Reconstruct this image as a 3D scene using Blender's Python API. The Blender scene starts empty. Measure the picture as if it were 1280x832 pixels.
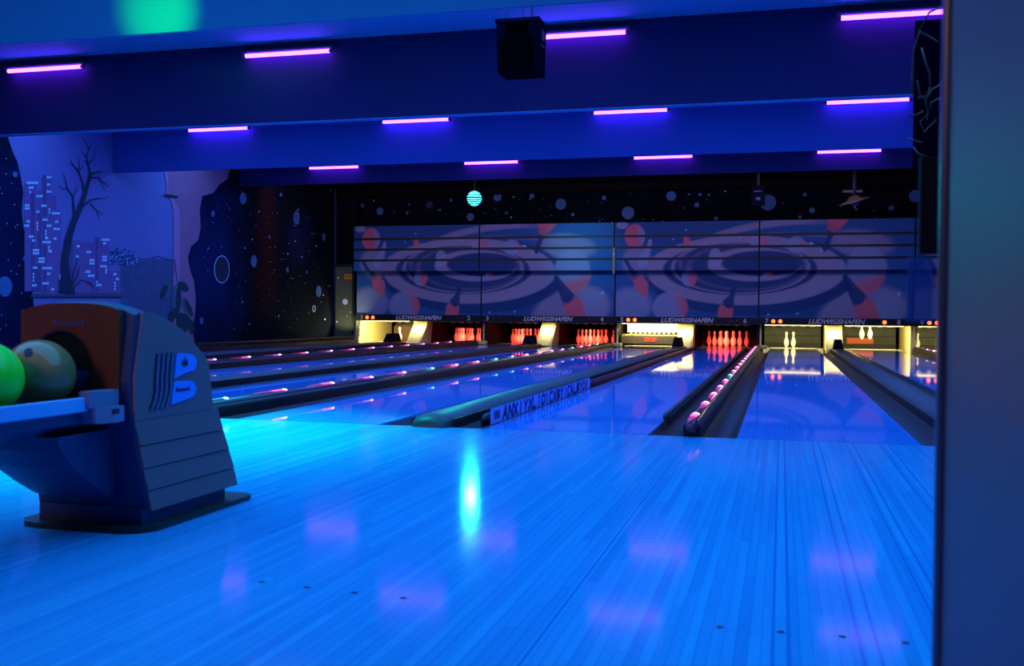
import bpy, bmesh, math, random
from mathutils import Vector, Matrix
from mathutils.geometry import tessellate_polygon
C = bpy.context.scene.collection
S = bpy.context.scene
PI = math.pi

# ------------------------------------------------------------------ camera
CP = Vector((-0.267, -6.1717, 0.7236)); YAW, PITCH, ROLL, FPX = -0.2599, -0.0177, 0.0087, 1267.16
Fw = Vector((math.sin(YAW)*math.cos(PITCH), math.cos(YAW)*math.cos(PITCH), math.sin(PITCH)))
Rt = Vector((math.cos(YAW), -math.sin(YAW), 0)); Up = Rt.cross(Fw)
R2 = Rt*math.cos(ROLL)+Up*math.sin(ROLL); U2 = -Rt*math.sin(ROLL)+Up*math.cos(ROLL)
cam = bpy.data.objects.new('camera', bpy.data.cameras.new('camera')); C.objects.link(cam)
M = Matrix((R2, U2, -Fw)).transposed().to_4x4(); M.translation = CP
cam.matrix_world = M
cam.data.sensor_width = 36; cam.data.lens = FPX/1280*36
cam.data.clip_start = .05
cam.data.dof.use_dof = True; cam.data.dof.focus_distance = 17; cam.data.dof.aperture_fstop = 5.6
S.camera = cam
S.view_settings.view_transform = 'Standard'; S.view_settings.look = 'None'
S.view_settings.exposure = 0; S.view_settings.gamma = 1; S.view_settings.use_curve_mapping = False

def hit(u, v, ax, val):
    d = Fw*FPX + R2*(u-640) - U2*(v-416)
    return CP + d*((val-CP[ax])/d[ax])

# ------------------------------------------------------------------ materials
def srgb(c):
    return tuple(((x/255)/12.92 if x/255 <= .04045 else (((x/255)+.055)/1.055)**2.4) for x in c)
MATS = {}
def mat(name, col, rough=.5, metal=0, ior=1.45, noise=0.0, nscale=8, emit=None, estr=0, coat=0, spec=None, bump=0):
    if name in MATS: return MATS[name]
    m = bpy.data.materials.new(name); m.use_nodes = True
    nt = m.node_tree; b = nt.nodes['Principled BSDF']
    b.inputs['Base Color'].default_value = (*col, 1)
    b.inputs['Roughness'].default_value = rough
    b.inputs['Metallic'].default_value = metal
    b.inputs['IOR'].default_value = ior
    if spec is not None: b.inputs['Specular IOR Level'].default_value = spec
    if coat: b.inputs['Coat Weight'].default_value = coat; b.inputs['Coat Roughness'].default_value = .05
    tc = nt.nodes.new('ShaderNodeTexCoord'); n = nt.nodes.new('ShaderNodeTexNoise')
    n.inputs['Scale'].default_value = nscale; n.inputs['Detail'].default_value = 4
    nt.links.new(tc.outputs['Object'], n.inputs['Vector'])
    mx = nt.nodes.new('ShaderNodeMix'); mx.data_type = 'RGBA'; mx.blend_type = 'MULTIPLY'
    mx.inputs['Factor'].default_value = max(noise, .04)
    mx.inputs['A'].default_value = (*col, 1)
    nt.links.new(n.outputs['Fac'], mx.inputs['B'])
    nt.links.new(mx.outputs['Result'], b.inputs['Base Color'])
    if bump:
        bp = nt.nodes.new('ShaderNodeBump'); bp.inputs['Strength'].default_value = bump; bp.inputs['Distance'].default_value = .01
        nt.links.new(n.outputs['Fac'], bp.inputs['Height']); nt.links.new(bp.outputs['Normal'], b.inputs['Normal'])
    if emit:
        b.inputs['Emission Color'].default_value = (*emit, 1); b.inputs['Emission Strength'].default_value = estr
    MATS[name] = m; return m

def wood_mat(name, base, dark, rough, ior, board, contrast, seams=()):
    m = bpy.data.materials.new(name); m.use_nodes = True; nt = m.node_tree; N = nt.nodes; L = nt.links
    b = N['Principled BSDF']; b.inputs['Roughness'].default_value = rough; b.inputs['IOR'].default_value = ior
    g = N.new('ShaderNodeNewGeometry'); sp = N.new('ShaderNodeSeparateXYZ'); L.new(g.outputs['Position'], sp.inputs[0])
    def math_(op, a, c=None):
        n = N.new('ShaderNodeMath'); n.operation = op
        for i, x in enumerate((a, c)):
            if x is None: continue
            if isinstance(x, (int, float)): n.inputs[i].default_value = x
            else: L.new(x, n.inputs[i])
        return n.outputs[0]
    bx = math_('DIVIDE', sp.outputs['X'], board)
    idx = math_('FLOOR', bx); fr = math_('FRACT', bx)
    wn = N.new('ShaderNodeTexWhiteNoise'); wn.noise_dimensions = '1D'; L.new(idx, wn.inputs['W'])
    # board length joints, shifted per board
    yy = math_('ADD', math_('DIVIDE', sp.outputs['Y'], .95), math_('MULTIPLY', wn.outputs['Value'], 7.3))
    wn2 = N.new('ShaderNodeTexWhiteNoise'); wn2.noise_dimensions = '2D'
    cv = N.new('ShaderNodeCombineXYZ'); L.new(idx, cv.inputs[0]); L.new(math_('FLOOR', yy), cv.inputs[1]); L.new(cv.outputs[0], wn2.inputs['Vector'])
    seam = math_('LESS_THAN', fr, .07)
    joint = math_('LESS_THAN', math_('FRACT', yy), .004)
    mp = N.new('ShaderNodeMapping'); mp.inputs['Scale'].default_value = (60, 1.2, 1); L.new(g.outputs['Position'], mp.inputs['Vector'])
    no = N.new('ShaderNodeTexNoise'); no.inputs['Scale'].default_value = 1; no.inputs['Detail'].default_value = 5; L.new(mp.outputs[0], no.inputs['Vector'])
    v = math_('ADD', math_('MULTIPLY', wn2.outputs['Value'], contrast*.45), math_('MULTIPLY', no.outputs['Fac'], contrast*.7))
    v = math_('ADD', v, math_('MULTIPLY', wn.outputs['Value'], contrast*.35))
    v = math_('ADD', v, math_('MULTIPLY', seam, contrast*.8))
    v = math_('ADD', v, math_('MULTIPLY', joint, .3))
    for sx in seams:
        d = math_('ABSOLUTE', math_('SUBTRACT', sp.outputs['X'], sx))
        v = math_('ADD', v, math_('MULTIPLY', math_('LESS_THAN', d, .0035), .7))
    mx = N.new('ShaderNodeMix'); mx.data_type = 'RGBA'; mx.clamp_factor = True
    L.new(v, mx.inputs['Factor']); mx.inputs['A'].default_value = (*base, 1); mx.inputs['B'].default_value = (*dark, 1)
    L.new(mx.outputs['Result'], b.inputs['Base Color'])
    bp = N.new('ShaderNodeBump'); bp.inputs['Strength'].default_value = .012; bp.inputs['Distance'].default_value = .01
    L.new(no.outputs['Fac'], bp.inputs['Height'])
    if rough > .1: L.new(bp.outputs['Normal'], b.inputs['Normal'])
    MATS[name] = m; return m

def vc_mat(name, rough=.6):
    m = bpy.data.materials.new(name); m.use_nodes = True; nt = m.node_tree; b = nt.nodes['Principled BSDF']
    a = nt.nodes.new('ShaderNodeVertexColor'); a.layer_name = 'Col'
    nt.links.new(a.outputs['Color'], b.inputs['Base Color']); b.inputs['Roughness'].default_value = rough
    b.inputs['Specular IOR Level'].default_value = .2
    return m

# ------------------------------------------------------------------ mesh builder
class MB:
    def __init__(s): s.v = []; s.f = []; s.m = []; s.sm = []
    def add(s, vs, fs, m=0, smooth=False):
        o = len(s.v); s.v += [tuple(x) for x in vs]
        for f in fs: s.f.append([i+o for i in f]); s.m.append(m); s.sm.append(smooth)
        return s
    def box(s, x0, x1, y0, y1, z0, z1, m=0, bev=0):
        if bev:
            bm = bmesh.new(); bmesh.ops.create_cube(bm, size=1)
            for v in bm.verts: v.co = Vector(((x0+x1)/2+v.co.x*(x1-x0), (y0+y1)/2+v.co.y*(y1-y0), (z0+z1)/2+v.co.z*(z1-z0)))
            bmesh.ops.bevel(bm, geom=bm.edges[:], offset=bev, segments=2, affect='EDGES', profile=.5)
            bm.verts.index_update(); vs = [v.co[:] for v in bm.verts]; fs = [[v.index for v in f.verts] for f in bm.faces]; bm.free()
            return s.add(vs, fs, m)
        vs = [(x, y, z) for x in (x0, x1) for y in (y0, y1) for z in (z0, z1)]
        return s.add(vs, [(0,1,3,2),(4,6,7,5),(0,4,5,1),(2,3,7,6),(0,2,6,4),(1,5,7,3)], m)
    def obox(s, c, ax, ay, az, hx, hy, hz, m=0):
        c = Vector(c); vs = [c+ax*(i*hx)+ay*(j*hy)+az*(k*hz) for i in (-1,1) for j in (-1,1) for k in (-1,1)]
        return s.add(vs, [(0,1,3,2),(4,6,7,5),(0,4,5,1),(2,3,7,6),(0,2,6,4),(1,5,7,3)], m)
    def prism(s, poly, axis, a, b, m=0, smooth=False):
        # poly: 2D points in the plane normal to axis
        def P(p, t):
            if axis == 0: return (t, p[0], p[1])
            if axis == 1: return (p[0], t, p[1])
            return (p[0], p[1], t)
        n = len(poly); vs = [P(p, a) for p in poly]+[P(p, b) for p in poly]
        s.add(vs, [list(range(n))[::-1], list(range(n, 2*n))], m)
        o = len(s.v)-2*n
        for i in range(n):
            j = (i+1) % n; s.f.append([o+i, o+j, o+n+j, o+n+i]); s.m.append(m); s.sm.append(smooth)
        return s
    def lathe(s, prof, c, ax=Vector((0,0,1)), n=20, m=0, smooth=True, cap=True):
        ax = Vector(ax).normalized(); t = Vector((1,0,0)) if abs(ax.x) < .9 else Vector((0,1,0))
        u = ax.cross(t).normalized(); w = ax.cross(u); c = Vector(c); vs = []; fs = []
        for h, r in prof:
            for i in range(n):
                a = 2*PI*i/n; vs.append(c+ax*h+(u*math.cos(a)+w*math.sin(a))*max(r, 1e-5))
        for k in range(len(prof)-1):
            for i in range(n):
                j = (i+1) % n; fs.append((k*n+i, k*n+j, (k+1)*n+j, (k+1)*n+i))
        if cap: fs.append(tuple(range(n))[::-1]); fs.append(tuple(range((len(prof)-1)*n, len(prof)*n)))
        return s.add(vs, fs, m, smooth)
    def cyl(s, p0, p1, r, n=12, m=0, r1=None):
        p0 = Vector(p0); p1 = Vector(p1); d = p1-p0
        return s.lathe([(0, r), (d.length, r if r1 is None else r1)], p0, d, n, m)
    def sphere(s, c, r, n=24, m=0, sc=(1,1,1)):
        k = n//2; prof = [(-r*math.cos(PI*i/k), r*math.sin(PI*i/k)) for i in range(k+1)]
        st = len(s.v); s.lathe(prof, (0,0,0), (0,0,1), n, m, True, False)
        for i in range(st, len(s.v)):
            v = s.v[i]; s.v[i] = (c[0]+v[0]*sc[0], c[1]+v[1]*sc[1], c[2]+v[2]*sc[2])
        return s
    def tube(s, pts, rads, n=8, m=0):
        pts = [Vector(p) for p in pts]
        if isinstance(rads, (int, float)): rads = [rads]*len(pts)
        vs = []; fs = []
        for k, p in enumerate(pts):
            d = (pts[min(k+1, len(pts)-1)]-pts[max(k-1, 0)]).normalized()
            t = Vector((0,0,1)) if abs(d.z) < .9 else Vector((1,0,0))
            u = d.cross(t).normalized(); w = d.cross(u)
            for i in range(n):
                a = 2*PI*i/n; vs.append(p+(u*math.cos(a)+w*math.sin(a))*rads[k])
        for k in range(len(pts)-1):
            for i in range(n):
                j = (i+1) % n; fs.append((k*n+i, k*n+j, (k+1)*n+j, (k+1)*n+i))
        fs.append(tuple(range(n))[::-1]); fs.append(tuple(range((len(pts)-1)*n, len(pts)*n)))
        return s.add(vs, fs, m, True)
    def build(s, name, mats, parent=None, org=None, smooth=None):
        if not isinstance(mats, (list, tuple)): mats = [mats]
        o = Vector((0,0,0))
        if parent is not None: o = wloc(parent)
        elif org is not None: o = Vector(org)
        me = bpy.data.meshes.new(name)
        me.from_pydata([tuple(Vector(v)-o) for v in s.v], [], s.f)
        for m in mats: me.materials.append(m)
        me.polygons.foreach_set('material_index', s.m)
        me.polygons.foreach_set('use_smooth', [bool(x) if smooth is None else smooth for x in s.sm])
        me.update()
        bm = bmesh.new(); bm.from_mesh(me); bmesh.ops.recalc_face_normals(bm, faces=bm.faces); bm.to_mesh(me); bm.free()
        ob = bpy.data.objects.new(name, me); C.objects.link(ob)
        if parent is not None: ob.parent = parent
        else: ob.location = o
        return ob
def wloc(o):
    l = Vector(o.location)
    while o.parent: o = o.parent; l += Vector(o.location)
    return l
def thing(name, label, cat, loc=(0,0,0), group=None):
    o = bpy.data.objects.new(name, None); C.objects.link(o); o.location = loc; o.empty_display_size = .1
    o['label'] = label; o['category'] = cat
    if group: o['group'] = group
    return o
def tag(o, label, cat, group=None):
    o['label'] = label; o['category'] = cat
    if group: o['group'] = group
    return o
def struct(o): o['kind'] = 'structure'; return o
def dup(root, loc, label, group=None):
    r = root.copy(); C.objects.link(r); r.location = loc; r['label'] = label
    if group: r['group'] = group
    for ch in list(root.children):
        c = ch.copy(); C.objects.link(c); c.parent = r
        for g in list(ch.children):
            d = g.copy(); C.objects.link(d); d.parent = c
    return r
def text_mesh(name, txt, size, loc, m, parent, shear=0, bold=0, ext=.002, rot=(PI/2,0,0), sx=1.0, align='CENTER'):
    cu = bpy.data.curves.new(name, 'FONT'); cu.body = txt; cu.size = size; cu.shear = shear; cu.offset = bold
    cu.extrude = ext; cu.align_x = align; cu.align_y = 'CENTER'; cu.resolution_u = 3
    t = bpy.data.objects.new(name+'_c', cu); C.objects.link(t)
    dg = bpy.context.evaluated_depsgraph_get(); me = bpy.data.meshes.new_from_object(t.evaluated_get(dg))
    bpy.data.objects.remove(t)
    ob = bpy.data.objects.new(name, me); C.objects.link(ob); me.materials.clear(); me.materials.append(m)
    ob.rotation_euler = rot; ob.scale = (sx, 1, 1)
    if parent is not None: ob.parent = parent; ob.location = Vector(loc)-wloc(parent)
    else: ob.location = loc
    return ob
def area(name, loc, size, power, col, rot=(0,0,0), sy=None, spread=None):
    l = bpy.data.lights.new(name, 'AREA'); l.energy = power; l.color = col; l.size = size
    if sy: l.shape = 'RECTANGLE'; l.size_y = sy
    if spread: l.spread = spread
    o = bpy.data.objects.new(name, l); C.objects.link(o); o.location = loc; o.rotation_euler = rot
    return o
def spot(name, loc, target, power, col, ang, blend=.5, r=.05):
    l = bpy.data.lights.new(name, 'SPOT'); l.energy = power; l.color = col; l.spot_size = ang; l.spot_blend = blend; l.shadow_soft_size = r
    o = bpy.data.objects.new(name, l); C.objects.link(o); o.location = loc
    o.rotation_euler = (Vector(target)-Vector(loc)).to_track_quat('-Z', 'Y').to_euler()
    return o

NW = ['', 'one', 'two', 'three', 'four', 'five', 'six', 'seven', 'eight', 'nine', 'ten']
# ------------------------------------------------------------------ dimensions
LW, GA, GB, P2 = 1.035, .5307, .7246, 3.3253
LX = {7: 0, 8: LW+GB, 9: P2, 10: P2+LW+GB, 6: -(LW+GA), 5: -P2, 4: -P2-(LW+GA), 3: -2*P2, 2: -2*P2-(LW+GA), 1: -3*P2}
XA = [-(LW+GA)/2 + k*P2 for k in (1, 0, -1, -2)]          # lighted dividers 8|9, 6|7, 4|5, 2|3
XB = [(LW+GB)/2 + k*P2 for k in (0, -1, -2, -3)]          # ball return caps 7|8, 5|6, 3|4, 1|2
BN = ['seven and eight', 'five and six', 'three and four', 'one and two']
AN = ['eight and nine', 'six and seven', 'four and five', 'two and three']
ZC = 3.93
LEND = 17.9
WX = -11.4

# ------------------------------------------------------------------ materials in use
m_floor = wood_mat('approach_boards', (.05, .46, .86), (.015, .20, .60), .085, 1.17, .0275, .58, seams=(-.783, -.277, -.242, -.09, -.052, .098, .135, .285, .33, -2.35, -4.11))
m_lane = wood_mat('lane_boards', (.06, .30, .90), (.03, .20, .74), .035, 1.32, .027, .5)
m_deck = mat('pin_deck_synthetic', (.30, .30, .24), .06, ior=1.45, noise=.3)
m_strip = mat('deck_edge', (.75, .7, .5), .3)
m_gut = mat('gutter_plastic', (.016, .010, .014), .4, spec=.3, noise=.3)
m_cap = mat('cap_plastic', (.04, .05, .07), .42, noise=.2, nscale=3)
m_capd = mat('division_side', (.016, .011, .018), .4, spec=.35, noise=.3)
m_black = mat('black_plastic', (.008, .008, .012), .5)
m_bump = mat('bumper_rail', (.018, .014, .022), .3)
m_navy = mat('navy_paint', (.030, .005, .095), .8, noise=.35, nscale=1.2)
m_blue = mat('blue_paint', (.03, .075, .36), .8, noise=.25, nscale=1.0)
m_blue0 = mat('pale_blue_paint', (.02, .14, .36), .8, noise=.35, nscale=1.2)
m_ceil = mat('ceiling_paint', (.10, .34, .60), .8, noise=.2, nscale=2)
m_dark = mat('dark_wall', (.004, .005, .012), .9, spec=.05, noise=.4, nscale=.8)
m_pin = mat('pin_white', (.85, .83, .78), .25)
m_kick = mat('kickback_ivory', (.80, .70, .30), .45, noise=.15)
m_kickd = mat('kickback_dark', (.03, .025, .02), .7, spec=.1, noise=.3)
m_curt = mat('pit_curtain', (.11, .13, .10), .6, noise=.5, nscale=6)
m_curtd = mat('pit_curtain_band', (.05, .06, .05), .6, noise=.4)
m_steel = mat('machine_steel', (.55, .52, .40), .35, metal=.6, noise=.3)
m_mask_strip = mat('sign_strip_black', (.006, .006, .012), .45)
m_letter = mat('letter_grey', (.60, .50, .55), .5)
m_art = vc_mat('mask_artwork')

# ------------------------------------------------------------------ shell
floor = MB().box(-11.4, 9, -9, 0, -.3, 0).box(-11.4, 9, 0, 21, -.32, -.15, 1).build('floor', [m_floor, m_black]); struct(floor)
# approach dots
mb = MB()
ydot = -3.97
for k in range(-6, 8):
    for dx in (-.38, -.254, -.127, 0, .127, .254, .38):
        pass
for (u, v) in ((327.5,727),(384,734),(443,740.5),(504,747),(900,783.5),(976,789.7),(1053,795.6),(1132,803)):
    p = hit(u, v, 2, 0); mb.cyl((p.x, p.y, -.001), (p.x, p.y, .0006), .009, 12)
ob = mb.build('trim_5', m_black); struct(ob)

struct(MB().box(-11.4, 9, -9, 21, ZC, ZC+.1).build('ceiling', m_ceil))
struct(MB().box(9, 9.1, -9, 21, -.3, ZC+.1).build('wall_right', m_navy))
struct(MB().box(-11.4, 9, 20.9, 21, -.3, ZC+.1).build('wall_back', m_dark))
# ceiling beams (deep drops across the whole hall)
struct(MB().box(-11.38, 8.98, .6, .63, 2.84, ZC-.001).build('trim_1', m_blue0))
struct(MB().box(-11.38, 8.98, 4.8, 4.93, 2.99, ZC-.001).box(-11.38, 8.98, 4.80, 4.93, 2.985, 2.99, 1).build('trim_2', [m_navy, m_ceil]))  # pale bottom strip: light from the tubes behind, put into the colour
struct(MB().box(-11.38, 8.98, 8.9, 8.95, 3.10, ZC-.001).build('trim_3', m_blue))
struct(MB().box(-11.38, 8.98, 13.1, 13.16, 3.40, ZC-.001).build('trim_4', m_navy))
struct(MB().box(-11.38, 8.98, 13.17, 17.85, ZC-.03, ZC-.001).build('ceiling_shade_sheet', m_dark))  # dark sheet under the last ceiling bay, its shade put into the colour
# plasterboard wall above the masking units, painted with the night sky
def disc(mb, c, rx, rz, axis, off, m, n=18, skew=0):
    """flat painted ellipse on a wall; axis 1: wall faces -y, axis 0: wall faces +x"""
    vs = []
    for i in range(n):
        a = 2*PI*i/n
        if axis == 1: vs.append((c[0]+rx*math.cos(a), off, c[2]+rz*math.sin(a)))
        else: vs.append((off, c[1]+rx*math.cos(a), c[2]+rz*math.sin(a)))
    mb.add(vs, [list(range(n))], m)
m_star = mat('star_paint', (.55, .65, .9), .7)
m_planet = mat('planet_paint', (.08, .22, .50), .7, noise=.7, nscale=9)
m_planetd = mat('planet_paint_dim', (.015, .03, .10), .7, noise=.7, nscale=6)
rnd = random.Random(4)
YS = 18.2
mb = MB().box(WX+.02, 8.98, YS, YS+.1, 2.6, ZC-.001)
mb.box(WX+.02, 8.98, YS-.32, YS, 3.72, ZC-.002, 1)
for (u, v, r, d) in ((433,269,4.5,0),(453,257,2.5,0),(475,264,5,0),(509,266,2,0),(537,256,5,1),(588,271,5,0),(622,246,5.5,0),(665,245,3,0),
    (633,266,2,0),(701,255,7,0),(716,268,2,0),(755,247,2.8,0),(785,266,8,0),(839,245,6,0),(875,243,2,0),(871,256,3,0),(895,273,2.3,0),
    (960,253,9.5,0),(1006,243,2.2,0),(1015,263,3.3,0),(1000,271,2,0),(1114,260,3.2,0),(1144,245,7,0),(564,250,2,0)):
    p = hit(u, v, 1, YS); rr = r/1267*24.6
    disc(mb, p, rr, rr, 1, YS-.003, 3 if d else 2)
for i in range(120):
    x = rnd.uniform(WX+.1, 5); z = rnd.uniform(2.85, 3.7); r = rnd.choice((.005, .006, .008, .011, .02))
    disc(mb, (x, 0, z), r, r, 1, YS-.002, 4, 6)
ob = mb.build('wall_sky', [m_dark, mat('brown_beam', (.008, .005, .005), .8, spec=.05), m_planet, m_planetd, m_star]); struct(ob); ob.name = 'wall_front'

# ---- left wall with its painted mural
mats_l = [m_dark, mat('mural_night', (.26, .17, .42), .8, noise=.15, nscale=2), mat('mural_sea', (.14, .11, .24), .8, noise=.5, nscale=9),
          mat('mural_tower', (.30, .11, .30), .8, noise=.2), mat('mural_tower_side', (.20, .06, .19), .8), mat('mural_window', (.85, .9, 1), .8),
          mat('mural_column', (.60, .15, .26), .8, noise=.3, nscale=2), mat('mural_column_lit', (.75, .20, .36), .8, noise=.2), mat('mural_tree', (.03, .025, .07), .8, noise=.5),
          mat('mural_leaf', (.03, .05, .07), .8, noise=.5), mat('mural_leaf_pale', (.09, .13, .16), .8), mat('mural_ledge', (.14, .07, .13), .8),
          m_planet, m_star, mat('mural_eclipse', (.01, .015, .04), .8), mat('mural_space', (.008, .015, .07), .8, noise=.6, nscale=.7),
          mat('mural_nebula', (.045, .012, .012), .8, noise=.9, nscale=2.5), mat('mural_window_dim', (.16, .26, .60), .8), mat('mural_far_city', (.02, .04, .16), .8)]
def space_mat():
    m = bpy.data.materials.new('mural_space_wall'); m.use_nodes = True; nt = m.node_tree; N = nt.nodes; L = nt.links; b = N['Principled BSDF']
    b.inputs['Roughness'].default_value = .9; b.inputs['Specular IOR Level'].default_value = .05
    g = N.new('ShaderNodeNewGeometry'); last = None
    no = N.new('ShaderNodeTexNoise'); no.inputs['Scale'].default_value = 1.3; no.inputs['Detail'].default_value = 5; L.new(g.outputs['Position'], no.inputs['Vector'])
    def blob(y, z, ry, rz, col, prev):
        mp = N.new('ShaderNodeMapping'); mp.inputs['Location'].default_value = (0, -y/ry, -z/rz); mp.inputs['Scale'].default_value = (0, 1/ry, 1/rz)
        L.new(g.outputs['Position'], mp.inputs['Vector']); ln = N.new('ShaderNodeVectorMath'); ln.operation = 'LENGTH'; L.new(mp.outputs[0], ln.inputs[0])
        ad = N.new('ShaderNodeMath'); ad.operation = 'ADD'; L.new(ln.outputs['Value'], ad.inputs[0]); L.new(no.outputs['Fac'], ad.inputs[1])
        mr = N.new('ShaderNodeMapRange'); mr.interpolation_type = 'SMOOTHSTEP'; mr.inputs['From Min'].default_value = 1.5; mr.inputs['From Max'].default_value = .6
        L.new(ad.outputs[0], mr.inputs['Value']); mx = N.new('ShaderNodeMix'); mx.data_type = 'RGBA'; L.new(mr.outputs['Result'], mx.inputs['Factor'])
        if prev is None: mx.inputs['A'].default_value = (.004, .004, .010, 1)
        else: L.new(prev, mx.inputs['A'])
        mx.inputs['B'].default_value = (*col, 1); return mx.outputs['Result']
    c = blob(12.0, 1.6, 1.9, 2.6, (.008, .016, .075), None)
    c = blob(6.0, 1.5, 1.6, 3.5, (.006, .012, .06), c)
    c = blob(14.3, 1.9, .8, 2.2, (.032, .006, .006), c)
    c = blob(16.0, 2.6, .9, .9, (.006, .012, .045), c)
    L.new(c, b.inputs['Base Color']); return m
mats_l[0] = space_mat()
mb = MB().box(WX-.1, WX, -9, 17.85, -.3, ZC+.1)
TK = [0]
def wp(u, v, lay):
    p = hit(u, v, 0, WX); return (WX+.0025*lay, p.y, p.z)
def poly(pts, m, lay):
    TK[0] += 1; lay = lay+TK[0]*.0015
    vs = [wp(u, v, lay) for u, v in pts]
    mb.add(vs, tessellate_polygon([[Vector((q[1], q[2], 0)) for q in vs]]), m)
def ell(u, v, ru, rv, m, lay, n=16):
    poly([(u+ru*math.cos(2*PI*i/n), v+rv*math.sin(2*PI*i/n)) for i in range(n)], m, lay)
def rectp(u0, v0, u1, v1, m, lay): poly([(u0, v0), (u1, v0), (u1, v1), (u0, v1)], m, lay)
def stroke(pts, w0, w1, m, lay):
    n = len(pts); L_ = []; R_ = []
    for i, (x, y) in enumerate(pts):
        a = pts[max(i-1, 0)]; b = pts[min(i+1, n-1)]; dx, dy = b[0]-a[0], b[1]-a[1]; l = math.hypot(dx, dy) or 1
        w = (w0+(w1-w0)*i/(n-1))/2; L_.append((x-dy/l*w, y+dx/l*w)); R_.append((x+dy/l*w, y-dx/l*w))
    for i in range(n-1): poly([L_[i], L_[i+1], R_[i+1], R_[i]], m, lay)
# night sky panel between the two wavy outlines
leftb = [(0,128),(10,172),(16,190),(22,203),(26,222),(29,240),(27,262),(29,284),(36,302),(39,318),(36,333),(35,348),(40,360),(42,380),(48,410),(56,440),(60,470)]
rightb = [(292,190),(287,212),(283,224),(274,230),(266,241),(252,245),(249,262),(250,285),(247,300),(238,308),(234,322),(237,338),(242,352),(244,375),(243,392),(240,410),(244,440),(246,455)]
poly(leftb+[(225,470),(225,188)], 1, 1)
poly([(165,322),(185,323),(217,325),(222,440),(150,440),(150,330)], 2, 2)
stroke([(188,323),(197,320),(204,323),(216,325)], 1.5, 1.5, 18, 3)
# far city
for i in range(26):
    x = 92+i*3.1; h = rnd.uniform(9, 22)*(1-.3*abs(i-13)/13)
    if 112 < x < 116: h += 6
    rectp(x, 329-h, x+2.8, 331, 18, 2.5)
    for k in range(12):
        uu = x+rnd.uniform(.2, 1.8); vv = 330-rnd.uniform(0, h); rectp(uu, vv, uu+1.0, vv+.9, 5 if rnd.random() < .5 else 17, 3)
# towers on the left
for (a, b, c_, d) in ((30,228,45,364),(44,238,55,364),(52,219,64,364),(58,244,70,364),(62,262,76,364),(85,300,100,364),(92,303,118,366),(118,297,136,366),(136,338,150,366),(52,365,60,364)):
    rectp(a, b, c_, max(d, b+1), 3, 3.5)
for (a, b, c_) in ((53,219,4),(38,242,4.5),(46,262,5),(119,297,3),(43,330,5),(87,300,3)):
    rectp(a, b, a+c_, 364, 4, 4)
for (x, y, n, rows) in ((32.5,227,7,1),(35,233,3,1),(36,238.5,1,1),(57.5,220,3,1),(58,229,2,1),(57.5,238,3,1),(44.5,243.5,4,1),(30,255,3,2),(51,255.5,3,1),(60,260,1,2),(44.5,263,2,1),
    (64,265,5,1),(52.5,273,3,1),(32.5,275,2,1),(29.5,280.5,3,1),(57.5,280.5,3,1),(68,275.5,2,1),(66,284.5,4,1),(45,277,1,3),(55.5,287,1,3),(35,294,3,1),(39,299,2,1),(55.5,296,2,1),(52.5,301,5,1),(66,296.5,2,1),
    (40,311,4,2),(59.5,307,1,2),(60,312.5,2,1),(47,321.5,4,2),(40,333,3,1),(40,341,1,3),(39,355,3,1),(52,333.5,6,1),(58,340.5,2,1),(52,352.5,4,1),(63,360,2,1),(73,343,1,2),(74,352,1,2),
    (95,306,2,1),(94,319,2,1),(107,313.5,3,1),(111,323.5,3,2),(106,338,3,1),(109,343,4,1),(119.5,351,1,2),(122,354.5,2,1),(126,298,5,1),(128,302.5,2,1),(127,319.5,3,2),(124.5,331,3,1),(131,332,1,2),(131,339,1,1),(141,341,2,1),(144,347,2,1),(142,352,1,3)):
    for i in range(n):
        for j in range(rows):
            rectp(x+i*2.1, y+j*4.0, x+i*2.1+1.6, y+j*4.0+2.9, 5, 5)
# ledge, yucca, tree
rectp(38, 367, 155, 370.5, 11, 6); rectp(36, 370.5, 150, 372, 14, 6)
stroke([(78,366),(80,345),(80,325),(84,300),(90,280),(98,262),(104,245),(109,228),(113,215)], 12, 3.5, 8, 7)
stroke([(92,276),(91,262),(90,246),(83,235),(80,222)], 3.2, .8, 8, 7)
stroke([(90,246),(94,238),(96,232)], 1.6, .6, 8, 7); stroke([(83,235),(76,236),(73,232)], 1.4, .5, 8, 7)
stroke([(104,243),(102,228),(97,214),(90,206),(87,200)], 2.6, .7, 8, 7); stroke([(97,214),(98,204),(95,196)], 1.3, .5, 8, 7)
stroke([(112,218),(109,206),(107,196),(110,186),(106,178)], 2.2, .6, 8, 7); stroke([(109,206),(116,196),(118,186)], 1.4, .5, 8, 7)
stroke([(112,217),(120,215),(128,214)], 2.2, 1, 8, 7); stroke([(111,222),(122,222),(128,228),(134,233)], 2, .6, 8, 7); stroke([(124,223),(126,232),(131,238)], 1.2, .5, 8, 7)
stroke([(102,258),(112,250),(122,248),(131,248)], 2.8, .6, 8, 7); stroke([(112,254),(118,262),(124,265),(128,268)], 1.6, .5, 8, 7); stroke([(120,263),(122,270),(124,276)], 1.1, .4, 8, 7)
for (a, b, c_, d) in ((97,214,103,206),(107,196,101,190),(122,222,125,216),(90,206,84,207),(109,206,104,200),(134,233,137,229),(118,186,122,182),(106,178,102,173),(110,186,114,178),(128,228,135,226),(80,222,77,215),(131,248,135,244)):
    stroke([(a, b), (c_, d)], .9, .4, 8, 7)
for (x0, y0, x1, y1, x2, y2) in ((84,362,86,345,85,330),(86,362,91,340,96,322),(86,362,95,345,98,332),(84,362,78,348,76,342),(86,362,74,356,71,352),(88,362,100,350,108,352),(108,352,114,356,116,362),(82,362,78,352,70,348)):
    stroke([(x0, y0), (x1, y1), (x2, y2)], 2.2, .6, 8, 7.5)
rectp(80, 360, 92, 368, 8, 7.6)
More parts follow.
